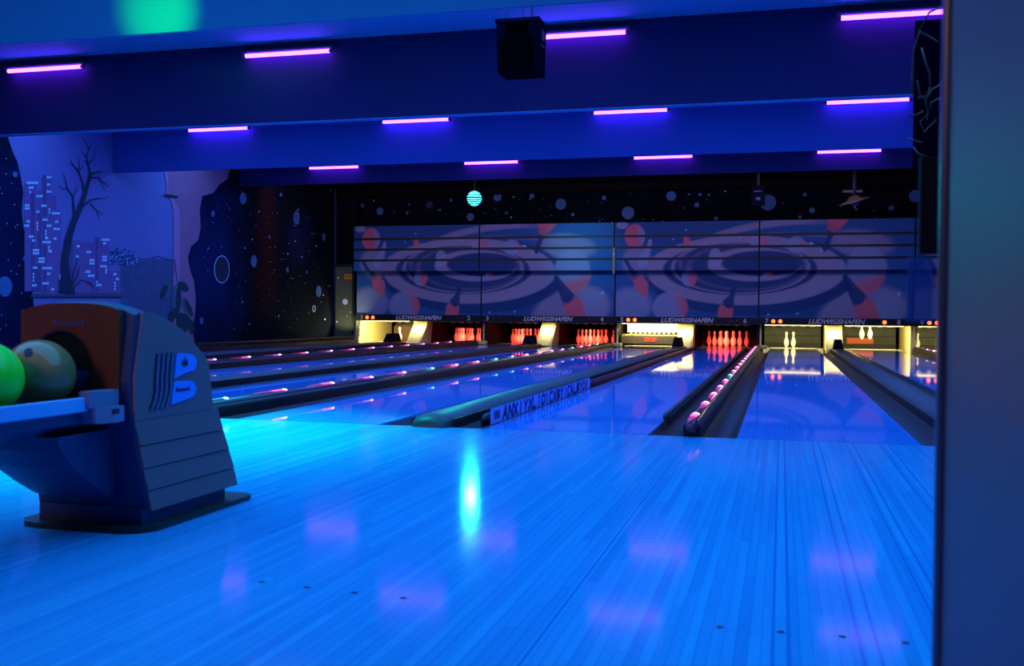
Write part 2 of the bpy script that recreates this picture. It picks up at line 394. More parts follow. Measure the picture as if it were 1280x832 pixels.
# painted column
poly([(200,196),(292,190),(287,212),(283,224),(274,230),(266,241),(252,245),(249,262),(250,285),(247,300),(238,308),(234,322),(237,338),(242,352),(244,375),(243,392),(240,410),(244,440),(246,455),(217,455),(217,330),(216,262),(213,250),(208,243),(207,225),(203,214)], 6, 4)
poly([(200,196),(208,196),(210,240),(218,252),(224,262),(224,455),(216,455),(216,262),(213,250),(208,243),(207,225)], 7, 4.5)
poly([(202,244),(208,242.5),(223,245),(220,248),(208,247)], 14, 5)
# hanging plant
stroke([(217,325),(219,340),(221,352),(224,362)], 1.2, .8, 8, 6)
for (u, v, a, l, w, c_) in ((207,362,100,11,4.5,10),(204,364,110,9,3.5,9),(219,372,95,18,5.5,10),(222,374,92,17,3.5,9),(228,358,40,8,5,9),(233,384,70,14,5,10),(235,385,65,12,3,9),(215,393,120,10,5,9),(226,404,80,14,7,9),(208,402,130,8,4,10),(233,402,60,12,5,9),(238,408,80,10,4,9)):
    a = math.radians(a); pts = []
    for i in range(14):
        t = 2*PI*i/14; x = l*math.cos(t); y = w*math.sin(t); pts.append((u+x*math.cos(a)-y*math.sin(a), v+x*math.sin(a)+y*math.cos(a)))
    poly(pts, c_, 6.5 if c_ == 10 else 7)
# deep-space part, planets and stars
for (u, v, ru, rv) in ((303,248,4.3,7.5),(265.3,267,2.3,3.8),(350.4,243.3,1.6,2.7),(369.8,272,4,8.7),(404,296,2,5),(316.4,326.4,3.8,7.8),(358.5,337,1.7,3.5),(397.5,364,3.5,7.2),(251,401,2.3,4.6),(382.5,340,1.2,2.2),
    (18,218,3.3,3.8),(30,323,2.6,3),(5,358,9,13),(336,296,1.2,2)):
    ell(u, v, ru, rv, 12, 6)
ell(276.3, 336.5, 9.8, 17.6, 13, 6); ell(276.3, 336.5, 8.9, 16.5, 14, 7)
ell(391.7, 385.6, 2.2, 4.2, 13, 6); ell(391.7, 385.6, 1.4, 3.2, 14, 7)
for i in range(105):
    u = rnd.uniform(250, 414); v = rnd.uniform(226, 418)
    r = rnd.choice((.35, .35, .4, .5, .6, 1.0)); ell(u, v, r*.8, r*1.2, 13, 5.5, 6)
for i in range(40):
    u = rnd.uniform(-10, 34); v = rnd.uniform(180, 420)
    if u < 28-(20 if v < 215 else 0): ell(u, v, .7, .8, 13, 5.5, 6)
ob = mb.build('wall_left', mats_l); struct(ob)

# ---- door beside the last lane
mb = MB().box(WX+.02, -10.86, 17.9, 17.96, -.15, 1.93)
for (u, v, r) in ((431.5,377,4),(423,347,1.3),(438,390,.8),(421,402,1.4),(440,363,.7),(434,395,.8),(426,398,.6)):
    p = hit(u, v, 1, 17.9); disc(mb, p, r/1267*24, r/1267*24, 1, 17.898, 1)
door = mb.build('door_1', [mat('door_paint', (.10, .10, .07), .6, noise=.4, nscale=3), m_star]); struct(door)
MB().box(-11.13, -10.90, 17.885, 17.9, 1.61, 1.745).build('door_sign', mat('door_sign_orange', (.75, .28, .02), .5), door)
mb = MB().box(-11.12, -10.92, 17.88, 17.885, 1.70, 1.708).box(-11.10, -10.94, 17.88, 17.885, 1.67, 1.678).box(-11.12, -10.98, 17.88, 17.885, 1.64, 1.648)
mb.build('door_sign_print', m_black, door)
struct(MB().box(WX, -10.84, 17.86, 17.98, 1.93, 2.0).box(-10.88, -10.82, 17.8, 17.98, -.15, 2.0).build('door_frame', m_black)).name = 'trim_6'
struct(MB().box(WX, -10.82, 17.97, 18.2, 1.9, ZC-.003).build('trim_7', m_dark))

# ------------------------------------------------------------------ lanes
def lane_label(n):
    return {1: 'glossy blue lane farthest left, ending at the doorway, numbered 1', 9: 'blue lane partly hidden behind the metal column, numbered 9',
            10: 'blue lane behind the metal column'}.get(n, 'glossy blue-lit lane running to the pins of lane %s' % NW[n])
for n, x in LX.items():
    if n == 10: continue
    t = thing('bowling_lane', lane_label(n), 'bowling lane', (x, 0, -.15), 'bowling lanes')
    MB().box(x-LW/2, x+LW/2, .006, 16.3, -.15, 0).build('lane_surface', m_lane, t)
    MB().box(x-LW/2, x+LW/2, 16.3, 18.78, -.15, 0).box(x-LW/2-.17, x+LW/2+.17, 18.78, 19.9, -.15, 0).build('pin_deck', m_deck, t)
    MB().box(x-LW/2, x+LW/2, 18.60, 18.72, -.01, .004).build('deck_edge', m_strip, t)
    for sgn in (-1, 1):
        mb = MB(); x0 = x+sgn*LW/2; x1 = x0+sgn*.21; k = 8
        prof = [(x0+(x1-x0)*i/k, -.012-.075*math.sin(PI*i/k)) for i in range(k+1)]
        vs = [(a, .01, b) for a, b in prof]+[(a, 17.25, b) for a, b in prof]
        mb.add(vs, [(i, i+1, i+k+2, i+k+1) for i in range(k)], 0, True)
        vs = [(a, y, -.14) for a, y in ((x0, .01), (x1, .01), (x1, 17.25), (x0, 17.25))]
        mb.add(vs, [(0, 1, 2, 3)], 0)
        vs = [(a, .01, b) for a, b in prof]+[(a, .01, -.14) for a, b in prof]
        mb.add(vs, [(i, i+1, i+k+2, i+k+1) for i in range(k)], 0)
        mb.build('gutter', m_gut, t)

# ---- lighted dividers between lane pairs
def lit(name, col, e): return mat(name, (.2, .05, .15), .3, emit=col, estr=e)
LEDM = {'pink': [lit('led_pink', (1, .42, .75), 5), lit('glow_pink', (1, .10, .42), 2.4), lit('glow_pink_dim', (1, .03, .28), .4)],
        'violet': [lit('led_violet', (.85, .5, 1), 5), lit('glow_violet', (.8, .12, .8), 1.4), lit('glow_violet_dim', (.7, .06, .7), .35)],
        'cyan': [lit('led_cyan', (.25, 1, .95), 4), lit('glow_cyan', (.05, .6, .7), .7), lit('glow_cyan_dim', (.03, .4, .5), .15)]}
m_lens = mat('clear_light_tube', (.14, .05, .10), .12, noise=.2)
div0 = None
for i, x in enumerate(XA):
    t = thing('lane_divider', {'eight and nine': 'divider with pink lights between lanes 8 and 9, beside the metal column', 'six and seven': 'divider with a string of bright pink lights between lanes 6 and 7',
        'four and five': 'long dark divider with pink lights and a cyan one between lanes 4 and 5', 'two and three': 'farthest light-dotted divider, between lanes 2 and 3'}[AN[i]], 'lane divider', (x, 0, -.15), 'lighted lane dividers')
    mb = MB(); h = .052
    prof = [(x-h, -.15), (x-h, .055)]+[(x-h*math.cos(PI*k/8), .055+.03*math.sin(PI*k/8)) for k in range(1, 8)]+[(x+h, .055), (x+h, -.15)]
    mb.prism(prof, 1, .02, 17.4); mb.build('housing', m_capd, t)
    # rounded light tube with snout
    pts = [(x, -.03, .03), (x, -.02, .055), (x, .03, .075), (x, .12, .08), (x, 17.3, .08)]
    MB().tube(pts, [.028, .036, .036, .034, .034], 14).build('light_tube', m_lens, t)
    nl = 18
    seq = {2: ['cyan', 'pink', 'pink', 'violet', 'violet', 'cyan', 'pink', 'pink', 'cyan'], 1: ['pink', 'pink', 'pink', 'violet', 'pink', 'cyan', 'pink', 'pink', 'pink', 'pink', 'violet', 'pink', 'pink', 'pink', 'pink', 'pink', 'pink', 'pink']}.get(i, ['pink', 'violet', 'pink', 'violet', 'pink', 'pink', 'violet'])
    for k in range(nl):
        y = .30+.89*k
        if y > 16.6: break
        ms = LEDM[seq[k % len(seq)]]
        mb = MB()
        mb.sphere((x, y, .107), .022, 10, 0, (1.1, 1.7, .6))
        mb.add([(x-.024, y-.02, .1155), (x+.024, y-.02, .1155), (x+.020, y-.20, .1155), (x-.020, y-.20, .1155)], [(0,1,2,3)], 1)  # flat emissive tail standing in for the light each LED casts forward
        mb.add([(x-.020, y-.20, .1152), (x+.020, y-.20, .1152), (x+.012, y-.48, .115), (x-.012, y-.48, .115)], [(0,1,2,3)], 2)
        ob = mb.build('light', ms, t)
# far-left division by the wall
t = thing('edge_rail', 'dark rail along the outer side of lane 1 by the mural wall', 'rail', (LX[1]-LW/2-.3, 0, -.15))
xx = LX[1]-LW/2-.21
MB().box(xx-.66, xx-.01, .02, 17.8, -.15, .075, bev=.01).build('platform', m_capd, t)
MB().cyl((xx-.10, .03, .13), (xx-.10, 17.7, .13), .03, 10).build('hand_rail', m_bump, t)

# ---- ball return caps
for i, x in enumerate(XB):
    t = thing('ball_return_division', {'five and six': 'wide teal-lit ball return cap with rounded snout between lanes 5 and 6', 'seven and eight': 'wide ball return cap between lanes 7 and 8 running behind the column',
        'three and four': 'dark ball return cap between lanes 3 and 4, behind the hood', 'one and two': 'farthest ball return cap, between lanes 1 and 2'}[BN[i]], 'ball return cap', (x, 0, -.15), 'ball return caps')
    h = .135
    mb = MB()
    prof = [(-h, -.15), (-h, .035), (-h+.02, .06), (-h+.07, .078), (0, .085), (h-.07, .078), (h-.02, .06), (h, .035), (h, -.15)]
    ys = [(-.055, .72, -.05), (-.045, .80, -.03), (-.01, .90, -.008), (.06, .97, 0), (.2, 1, 0), (16.7, 1, 0)]
    n = len(prof); vs = []
    for y, sx, dz in ys:
        for a, b in prof:
            vs.append((x+a*sx, y, (b+dz) if b > 0 else (.001 if y < 0 else -.15)))
    fs = [(k*n+j, k*n+j+1, (k+1)*n+j+1, (k+1)*n+j) for k in range(len(ys)-1) for j in range(n-1)]
    fs += [tuple(range(n)), tuple(range((len(ys)-1)*n, len(ys)*n))]
    mb.add(vs, fs, 0, True); mb.build('cap', m_cap, t)
    # side channel boxes that carry the bumper
    MB().box(x+h+.002, x+h+.014, .05, 16.6, -.15, .05).box(x-h-.014, x-h-.002, .05, 16.6, -.15, .05).build('side_channel', m_black, t)
    # dark shroud at the far end
    mb = MB(); b0, b1 = x-.095, x+.095
    vs = [(b0, 15.75, .07), (b1, 15.75, .07), (b1, 16.45, .07), (b0, 16.45, .07), (b0+.03, 15.9, .27), (b1-.03, 15.9, .27), (b1-.03, 16.4, .27), (b0+.03, 16.4, .27)]
    mb.add(vs, [(3,2,1,0),(4,5,6,7),(0,1,5,4),(1,2,6,5),(2,3,7,6),(3,0,4,7)], 0); mb.build('end_shroud', mat('shroud_black', (.003, .003, .004), .8, spec=.1), t)

# ---- raised bumper rails
def bumper(x, y0, label, side):
    t = thing('bumper_rail', label, 'bumper rail', (x, y0, -.01), 'bumper rails')
    MB().tube([(x, y0, .045), (x, y0+.06, .06), (x, 16.4, .06)], [.014, .018, .018], 10).build('rail', m_bump, t)
    MB().box(x-.006+side*.02, x+.006+side*.02, y0+.05, 16.4, -.010, .05).build('support_strip', m_capd, t)
bumper(-1.012, .62, 'thin raised bumper rail on the right edge of lane 6', 1)
bumper(-2.125, .10, 'raised bumper rail on the left edge of lane 6, behind the printed banner', -1)

# printed banner on the bumper of lane 6
SX = -2.10
t = thing('printed_banner', 'long lavender banner with dark lettering along the left side of lane 6', 'banner', (SX, .2, 0))
MB().box(SX-.003, SX, .20, 3.75, .003, .108).build('banner_sheet', mat('banner_lavender', (.33, .36, .95), .5, noise=.1), t)
mb = MB(); rnd = random.Random(11)
y = .50
def gl(a, b, w=.020):      # stroke in the banner plane from (y,z) to (y,z)
    d = Vector((0, b[0]-a[0], b[1]-a[1])); L_ = d.length; d.normalize(); q = Vector((1, 0, 0)).cross(d)
    mb.obox((SX+.0015, (a[0]+b[0])/2, (a[1]+b[1])/2), Vector((1,0,0)), d, q, .001, L_/2+w*.2, w*.30)
shapes = {'N': [(0,0,0,1),(0,1,1,0),(1,0,1,1)], 'X': [(0,0,1,1),(0,1,1,0)], 'I': [(.5,0,.5,1)], 'Y': [(0,1,.5,.5),(1,1,.5,.5),(.5,.5,.5,0)], 'A': [(0,0,.5,1),(.5,1,1,0),(.2,.4,.8,.4)],
          'L': [(0,1,0,0),(0,0,1,0)], 'O': [(0,.2,0,.8),(0,.8,.5,1),(.5,1,1,.8),(1,.8,1,.2),(1,.2,.5,0),(.5,0,0,.2)], 'C': [(1,.9,.3,1),(.3,1,0,.6),(0,.6,.2,0),(.2,0,1,.1)], 'V': [(0,1,.5,0),(.5,0,1,1)], 'R': [(0,0,0,1),(0,1,.9,.8),(.9,.8,0,.5),(0,.5,1,0)],
          'B': [(0,0,0,1),(0,1,.8,.8),(.8,.8,0,.5),(0,.5,1,.3),(1,.3,0,0)]}
for ch in 'ANX!YXLIOICXBYICALBYOV'.replace('!', 'I'):
    for (a, b, c_, d) in shapes[ch]:
        w = .10; j = (y*37) % 1*.03; gl((y+a*w+j*b, .014+b*.080), (y+c_*w+j*d, .014+d*.080), .040)
    y += .143
    mb.build('letter', mat('banner_ink', (.05, .015, .18), .5), t); mb = MB()
MB().box(SX, SX+.001, .28, .42, .03, .085).build('banner_emblem', mat('emblem_brown', (.16, .06, .10), .5), t)

# ------------------------------------------------------------------ pins
PROF = [(0,1.015),(.25,1.10),(.75,1.41),(2.25,1.95),(3.375,2.26),(4.5,2.38),(5.875,2.24),(7.25,1.85),(8.625,1.24),(9.375,.98),(10,.90),(10.875,.935),(11.75,1.05),(12.625,1.21),(13.5,1.27),(14.1,1.13),(14.6,.82),(14.9,.42),(15,.02)]
PM = MB().lathe([(h*.0254, r*.0254) for h, r in PROF], (0,0,0), (0,0,1), 16, 0).build('bowling_pin', m_pin)
pin_used = [False]
def pin(x, y, z, label, group, tilt=0):
    if not pin_used[0]: o = PM; pin_used[0] = True
    else: o = PM.copy(); C.objects.link(o)
    o.location = (x, y, z); o['label'] = label; o['category'] = 'bowling pin'; o['group'] = group
    return o
HY = 18.86
SPOTS = {1: (0, 0), 2: (-.1524, .264), 3: (.1524, .264), 4: (-.3048, .528), 5: (0, .528), 6: (.3048, .528), 7: (-.4572, .792), 8: (-.1524, .792), 9: (.1524, .792), 10: (.4572, .792)}
WHERE = {1: 'head pin at the front point', 2: 'second row, left', 3: 'second row, right', 4: 'third row, left', 5: 'third row, centre', 6: 'third row, right', 7: 'back row, left corner', 8: 'back row, inner left', 9: 'back row, inner right', 10: 'back row, right corner'}
for n in (2, 3, 4, 6):
    for k, (dx, dy) in SPOTS.items():
        pin(LX[n]+dx, HY+dy, .001, 'red-lit pin, %s, on lane %s' % (WHERE[k], NW[n]), 'red-lit pins on lane %d' % n)
pin(-.152, 19.12, .001, 'left one of the two bright white pins standing on lane 7', 'white pins on lane 7')
pin(.01, 19.12, .001, 'right one of the two bright white pins standing on lane 7', 'white pins on lane 7')
pin(LX[9]-.457, HY+.792, .001, 'single white pin beside the metal column, on lane 9', 'pins left standing')
pin(LX[1], HY, .001, 'single warm-lit pin standing on lane 1', 'pins left standing')
pin(1.553, 18.9, .235, 'left one of the two white pins lifted above lane 8', 'pins lifted above lane 8')
pin(1.735, 18.9, .235, 'right one of the two white pins lifted above lane 8', 'pins lifted above lane 8')

# ------------------------------------------------------------------ pinsetters
m_tube_on = mat('pit_tube_on', (.9, .8, .5), .4, emit=(1, .82, .38), estr=2.2)
m_tube_off = mat('pit_tube_off', (.45, .42, .30), .4)
m_white = mat('machine_white', (.75, .73, .6), .5, noise=.2)
for n, x in LX.items():
    if n == 10: continue
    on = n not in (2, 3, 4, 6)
    t = thing('pinsetter', ('open pit and machine with warm light on, behind the pins of lane %s' if on else 'dim pit and machine with its lamp off, behind the pins of lane %s') % NW[n], 'pinsetter', (x, 20, -.15), 'pinsetters')
    hw = .685
    mb = MB().box(x-hw, x+hw, 20.3, 20.36, -.15, .62).box(x-hw, x+hw, 20.26, 20.3, .26, .285, 1).box(x-hw, x+hw, 20.22, 20.3, -.15, .09, 1)
    mb.build('curtain', [m_curt if on else m_kickd, m_curtd if on else m_black], t)  # pits without warm light get dark copies, shade put into the colour
    MB().box(x-hw, x+hw, 18.0, 20.36, .64, .68).build('top_cover', m_black, t)
    MB().box(x-hw+.02, x+hw-.02, 17.95, 18.0, .60, .64).build('lamp_housing', m_kickd, t)
    MB().box(x-hw+.04, x+hw-.08, 17.955, 17.99, .535, .585, bev=.008).build('lamp_tube', m_tube_on if on else m_tube_off, t)
    # pin table under the machine, raised
    mb = MB().box(x-hw+.05, x+hw-.05, 18.7 if n != 8 else 19.2, 19.9, .56, .62)
    for k in range(5): mb.cyl((x-.46+k*.23, 19.4, .50), (x-.46+k*.23, 19.4, .56), .06, 12)
    mb.build('pin_table', m_steel, t)
    if n == 5:
        mb = MB().box(x-.62, x+.62, 18.72, 18.9, .30, .56, 0)
        mb.build('lowered_table', mat('lit_table_white', (.95, .92, .75), .4), t)
        mb = MB()
        for k in range(11): mb.box(x-.6+k*.115, x-.55+k*.115, 18.66, 18.72, .27, .34)
        mb.box(x-.66, x+.66, 18.62, 18.66, .255, .275, 1); mb.build('table_fingers', [m_black, m_kick], t)
    if n in (5,):
        MB().box(x-.67, x+.67, 18.2, 18.24, .06, .245, bev=.005).box(x-.68, x-.66, 18.15, 18.9, .06, .3).box(x+.66, x+.68, 18.15, 18.9, .06, .3).build('sweep_board', mat('sweep_board_dark', (.035, .03, .022), .5), t)
        text_mesh('sweep_text', 'STOP', .12, (x+.02, 18.19, .155), mat('sweep_red', (.8, .03, .02), .5, emit=(1, .05, .02), estr=.35), t, bold=.004)
    if n == 8:
        mb = MB().box(x-.46, x+.16, 20.2, 20.25, .09, .23); mb.build('glow_patch', mat('glow_orange', (.9, .18, .05), .5), t)  # orange glow behind the lifted pins, painted as a flat patch
        mb = MB().cyl((1.553, 18.9, .62), (1.553, 18.9, .64), .03).cyl((1.735, 18.9, .62), (1.735, 18.9, .64), .03); mb.build('pin_grip', m_black, t)
    if n == 1:
        MB().box(x-.60, x-.10, 19.95, 19.99, .003, .40).build('side_shield', mat('shield_tan', (.16, .08, .03), .5), t)

# ---- kickbacks
for i, x in enumerate(XA+[XA[-1]-P2]):
    last = i == len(XA)
    xk = x if not last else -10.79
    t = thing('kickback', ('narrow pale kickback post with cables between lanes %s' % AN[i]) if not last else 'broad bright yellow kickback panel left of lane 1', 'kickback', (xk, 17.9, -.15), 'narrow kickback posts')
    w = .032 if not last else .05
    onr = i in (0, 1) or last
    MB().box(xk-w, xk+w, 17.90, 20.2, -.15, .62).build('panel', m_kick if last or i == 0 else m_kickd, t)  # panels by dim pits use the dark copy, shade put into the colour
    MB().box(xk+w+.002, xk+w+.032, 17.866, 17.895, .0, .60).build('front_post', m_kick, t)
    pts = [(xk+w+.05+.012*math.sin(k*1.3), 17.88, .60-.035*k) for k in range(14)]
    MB().tube(pts, .009, 6).build('cable', m_kickd, t)
    if not last:
        MB().box(xk+.02, xk+.20, 17.42, 17.7, .0, .085, bev=.02).build('end_block', m_kick, t)
for i, x in enumerate(XB):
    t = thing('kickback', 'wide sloping ivory kickback cover between lanes %s' % BN[i], 'kickback', (x, 17.9, -.15), 'wide sloping kickback covers')
    h = .17
    # sloped front wedge
    poly_ = [(17.45, 0), (17.52, 0), (18.25, .60), (20.3, .62), (20.3, -.15), (17.45, -.15)]
    MB().prism(poly_, 0, x-h+.03, x+h-.03).build('body', m_kickd if i else m_kick, t)  # body by dim pits is dark, the pit shade put into its colour
    vs = []
    MB().prism([(17.44, .0), (17.46, -.02), (18.2, .60), (18.16, .61)], 0, x-h, x+h-.02).build('front_panel', m_kick, t)
    for s_ in (-1, 1):
        MB().prism([(17.44, -.02), (18.16, .61), (18.45, .61), (18.3, -.02)], 0, x+s_*h-.010, x+s_*h+.010).build('side_plate', m_kick, t)

# ------------------------------------------------------------------ masking units
def smooth(a, b, x):
    t = min(1, max(0, (x-a)/(b-a))); return t*t*(3-2*t)
def mixc(a, b, t): return tuple(a[i]+(b[i]-a[i])*t for i in range(3))
BG = srgb((44, 92, 150)); MV = srgb((150, 138, 165)); RD = srgb((215, 100, 115)); DK = srgb((24, 56, 108)); PL = srgb((140, 145, 180)); CY = srgb((60, 140, 200))
def ea(x, y, cx, cy, rx, ry, rot=0):
    dx, dy = x-cx, y-cy
    if rot: c_, s_ = math.cos(rot), math.sin(rot); dx, dy = dx*c_+dy*s_, -dx*s_+dy*c_
    return math.hypot(dx/rx, dy/ry)
def inside(d, soft=.03): return 1-smooth(1-soft, 1+soft, d)
def capsule(x, y, pts):
    """smooth distance inside along chain of (x,y,r); returns (inside, t)"""
    best = 0; bt = 0
    for k in range(len(pts)-1):
        ax, ay, ar = pts[k]; bx, by, br = pts[k+1]; dx, dy = bx-ax, by-ay; l2 = dx*dx+dy*dy
        t = min(1, max(0, ((x-ax)*dx+(y-ay)*dy)/l2)); r = ar+(br-ar)*t
        d = math.hypot(x-ax-dx*t, y-ay-dy*t); v = 1-smooth(r-3, r+3, d)
        if v > best: best = v; bt = (k+t)/(len(pts)-1)
    return best, bt
def art(x, y):
    """printed galaxy-and-pins picture, x 13..1262, y 30..435 (generic design)"""
    c = BG
    c = mixc(c, DK, .5*inside(ea(x, y, 300, 60, 420, 90), .6))
    c = mixc(c, DK, .45*inside(ea(x, y, 900, 360, 200, 90), .6))
    # pale regions
    c = mixc(c, MV, .75*inside(ea(x, y, 110, 200, 62, 70), .25))
    c = mixc(c, MV, .8*inside(ea(x, y, 1060, 420, 190, 110, -.3), .12))
    c = mixc(c, MV, .75*inside(ea(x, y, 1050, 130, 130, 55, .1), .2))
    # sweeping arms
    a = inside(ea(x, y, 760, 200, 470, 175, -.05), .02)*(1-inside(ea(x, y, 790, 215, 480, 165, -.05), .03))*smooth(1000, 800, x)
    c = mixc(c, MV, .75*a)
    a = inside(ea(x, y, 800, 130, 330, 45, .05), .06)*(1-inside(ea(x, y, 800, 150, 330, 55, .05), .04)); c = mixc(c, MV, .6*a)
    # disc: dark outer, big pale band, dark, thin ring, dark, inner band
    c = mixc(c, DK, .8*inside(ea(x, y, 590, 255, 445, 172), .02))
    b1 = inside(ea(x, y, 572, 237, 422, 146), .02); c = mixc(c, MV, .9*b1)
    c = mixc(c, DK, inside(ea(x, y, 552, 232, 324, 108), .03)*.95)
    c = mixc(c, MV, .35*inside(ea(x, y, 545, 200, 250, 105), .05)*(1-inside(ea(x, y, 560, 215, 250, 105), .05)))
    r = ea(x, y, 555, 225, 285, 108); a = math.exp(-((r-1)/.028)**2); c = mixc(c, MV, .85*a*smooth(60, 230, y))
    r = ea(x, y, 585, 222, 245, 95); a = math.exp(-((r-1)/.05)**2); c = mixc(c, MV, .25*a)
    b2 = inside(ea(x, y, 618, 212, 196, 70), .04)*(1-inside(ea(x, y, 650, 208, 168, 52), .06)); c = mixc(c, MV, .85*b2)
    c = mixc(c, DK, .5*inside(ea(x, y, 650, 208, 160, 48), .1))
    # light stripe on the band, lower right
    r = ea(x, y, 572, 237, 385, 130); c = mixc(c, PL, .5*math.exp(-((r-1)/.03)**2)*smooth(560, 760, x)*smooth(250, 320, y))
    # balls
    for (cx, cy, rx, ry, red, soft) in ((102,90,46,52,.55,.06),(45,42,26,16,.1,.1),(340,268,34,36,.9,.05),(258,395,78,68,.5,.06),(80,385,95,75,0,.25),(1075,235,82,95,.55,.12),
                                      (788,132,40,34,.3,.08),(455,182,28,38,.35,.08),(634,120,32,24,.7,.08),(672,256,22,15,.9,.1),(1160,400,70,70,.1,.3)):
        d = ea(x, y, cx, cy, rx, ry); v = inside(d, soft)
        if v > 0:
            t = smooth(.75-1.3*red, 1.35-1.1*red, (x-cx)/rx*(.85 if cx < 1000 else .25)+(y-cy)/ry*(.95 if cx > 1000 else -.15)); col = mixc(PL, RD, t if red > .05 else 0)
            if cx == 102: col = mixc(RD, PL, t)
            c = mixc(c, col, .85*v)
    # pins
    for pts, red in (([(62,192,9),(78,222,8),(100,258,16),(128,300,31),(140,330,18)], .55), ([(532,318,11),(525,345,12),(512,375,24),(500,408,33),(496,440,30)], .62), ([(992,266,12),(1015,305,20),(1045,350,30),(1075,395,46),(1085,440,48)], .62),
                     ([(955,20,46),(940,60,26),(925,100,10),(905,150,12)], -1), ([(330,100,13),(332,130,14)], .0), ([(170,110,8),(165,140,12),(135,200,26)], 2)):
        v, t = capsule(x, y, pts)
        if v > 0:
            if red == 2: col = PL
            elif red < 0: col = mixc(RD, DK, smooth(.2, .6, t))
            else: col = mixc(DK, RD, smooth(red-.12, red+.05, t))
            c = mixc(c, col, .92*v)
    for (sx, sy, r) in ((1208,333,9),(797,417,5),(675,422,5),(328,67,4),(850,130,9),(892,158,6),(272,105,4),(560,100,4)):
        d = math.hypot(x-sx, y-sy); c = mixc(c, srgb((150, 190, 235)), .9*(1-smooth(r*.4, r*1.3, d)))
    return c
m_back = m_black
m_led_on = mat('indicator_on', (.9, .1, .05), .4, emit=(1, .13, .02), estr=3.5)
m_led_off = mat('indicator_off', (.22, .01, .03), .4)
XD = XA[1]
def art_grid(name, xa, xb, y, rows, u0, u1, parent, za, zb, nx=190):
    """printed sheet: rows = list of (z0,z1) slats, picture spans x from xa..xb <-> u0..u1, z za..zb"""
    verts = []; faces = []; cols = []
    for (z0, z1) in rows:
        nz = max(3, int((z1-z0)/.018)); o = len(verts)
        for j in range(nz+1):
            z = z0+(z1-z0)*j/nz
            for i in range(nx+1):
                x = xa+(xb-xa)*i/nx; verts.append((x, y, z))
                U = u0+(u1-u0)*i/nx; V = (z-za)/(zb-za)
                cols.append(art(13+1249*U, 435-405*V))
        for j in range(nz):
            for i in range(nx):
                a = o+j*(nx+1)+i; faces.append((a, a+1, a+nx+2, a+nx+1))
    me = bpy.data.meshes.new(name); o = wloc(parent); me.from_pydata([tuple(Vector(v)-o) for v in verts], [], faces)
    ca = me.color_attributes.new('Col', 'FLOAT_COLOR', 'POINT')
    flat = []
    for c in cols: flat += [c[0], c[1], c[2], 1]
    ca.data.foreach_set('color', flat); me.materials.append(m_art)
    ob = bpy.data.objects.new(name, me); C.objects.link(ob); ob.parent = parent; return ob
ZB, ZS, ZM, ZT = .554, .712, 1.80, 2.925
for k in (1, 0, -1, -2, -3):
    xa, xb = XD+k*P2, XD+(k+1)*P2
    if k == 1: xb = xa+2.2
    la, lb = {1: (9, 10), 0: (7, 8), -1: (5, 6), -2: (3, 4), -3: (1, 2)}[k]
    t = thing('masking_unit', 'printed galaxy masking panel above lanes %s and %s' % (NW[la], NW[lb]) if k < 1 else 'printed masking panel above lane 9 by the metal column', 'masking panel', (xa, 17.78, ZB), 'masking panels above the pins')
    u0 = .5 if k in (0, -2) else 0; u1 = u0+.5 if k < 1 else .33
    G = .018
    MB().box(xa+G/2, xb-G/2, 17.80, 17.86, ZB, ZM+.02).build('backing_board', m_back, t)
    MB().box(xa+G/2, xb-G/2, 17.60, 17.62, ZM-.01, ZT).build('slat_backing', m_back, t)
    MB().box(xa+.05, xa+.09, 17.62, 17.8, ZM, ZM+.04).box(xb-.09, xb-.05, 17.62, 17.8, ZM, ZM+.04).build('bracket', m_back, t)
    art_grid('lower_panel', xa+G, xb-G, 17.795, [(ZS, ZM+.01)], u0, u1, t, ZS, ZT)
    gp = .058
    zs = [ZM, 2.065, 2.335, 2.60, ZT]
    rows = [(zs[j]+gp/2*(j > 0), zs[j+1]-gp/2*(j < 3)) for j in range(4)]
    art_grid('upper_panel', xa+G, xb-G, 17.595, rows, u0, u1, t, ZS, ZT)
    MB().box(xa, xb, 17.74, 17.80, ZB, ZS).build('sign_strip', m_mask_strip, t)
    zc_ = (ZB+ZS)/2
    if k < 1:
        text_mesh('lettering', 'LUDWIGSHAFEN', .142, ((xa+xb)/2+.03, 17.737, zc_), m_letter, t, shear=.3, bold=.005, sx=1.12)
    text_mesh('lane_number', str(la), .15, (xa+.18, 17.737, zc_), m_letter, t, bold=.004)
    if k < 1: text_mesh('lane_number', str(lb), .15, (xb-.30, 17.737, zc_), m_letter, t, bold=.004)
    for side, n in ((0, la), (1, lb)):
        if k == 1 and side: continue
        for q in (0, 1):
            on = n in (1, 5, 7, 9) or (n == 8 and q == 0)
            xl = (xa+.33+.155*q) if side == 0 else (xb-.60+.12*q)
            if n == 8 and q == 1: continue
            mb = MB().cyl((xl, 17.74, zc_), (xl, 17.725, zc_), .044 if on else .028, 14)
            mb.build('indicator_light', m_led_on if on else m_led_off, t)
# latch bar at the joint of the two pictures
t = thing('latch_bar', 'yellowish vertical latch bar at the joint above lanes 4 and 5', 'latch', (XD-P2, 17.58, 1.85))
MB().box(XD-P2-.03, XD-P2+.03, 17.54, 17.585, 1.72, 2.33, bev=.008).build('bar', mat('latch_brass', (.30, .24, .12), .4), t)
MB().sphere((XD-P2+.0, 17.53, 2.17), .03, 10).build('knob', m_white, t)

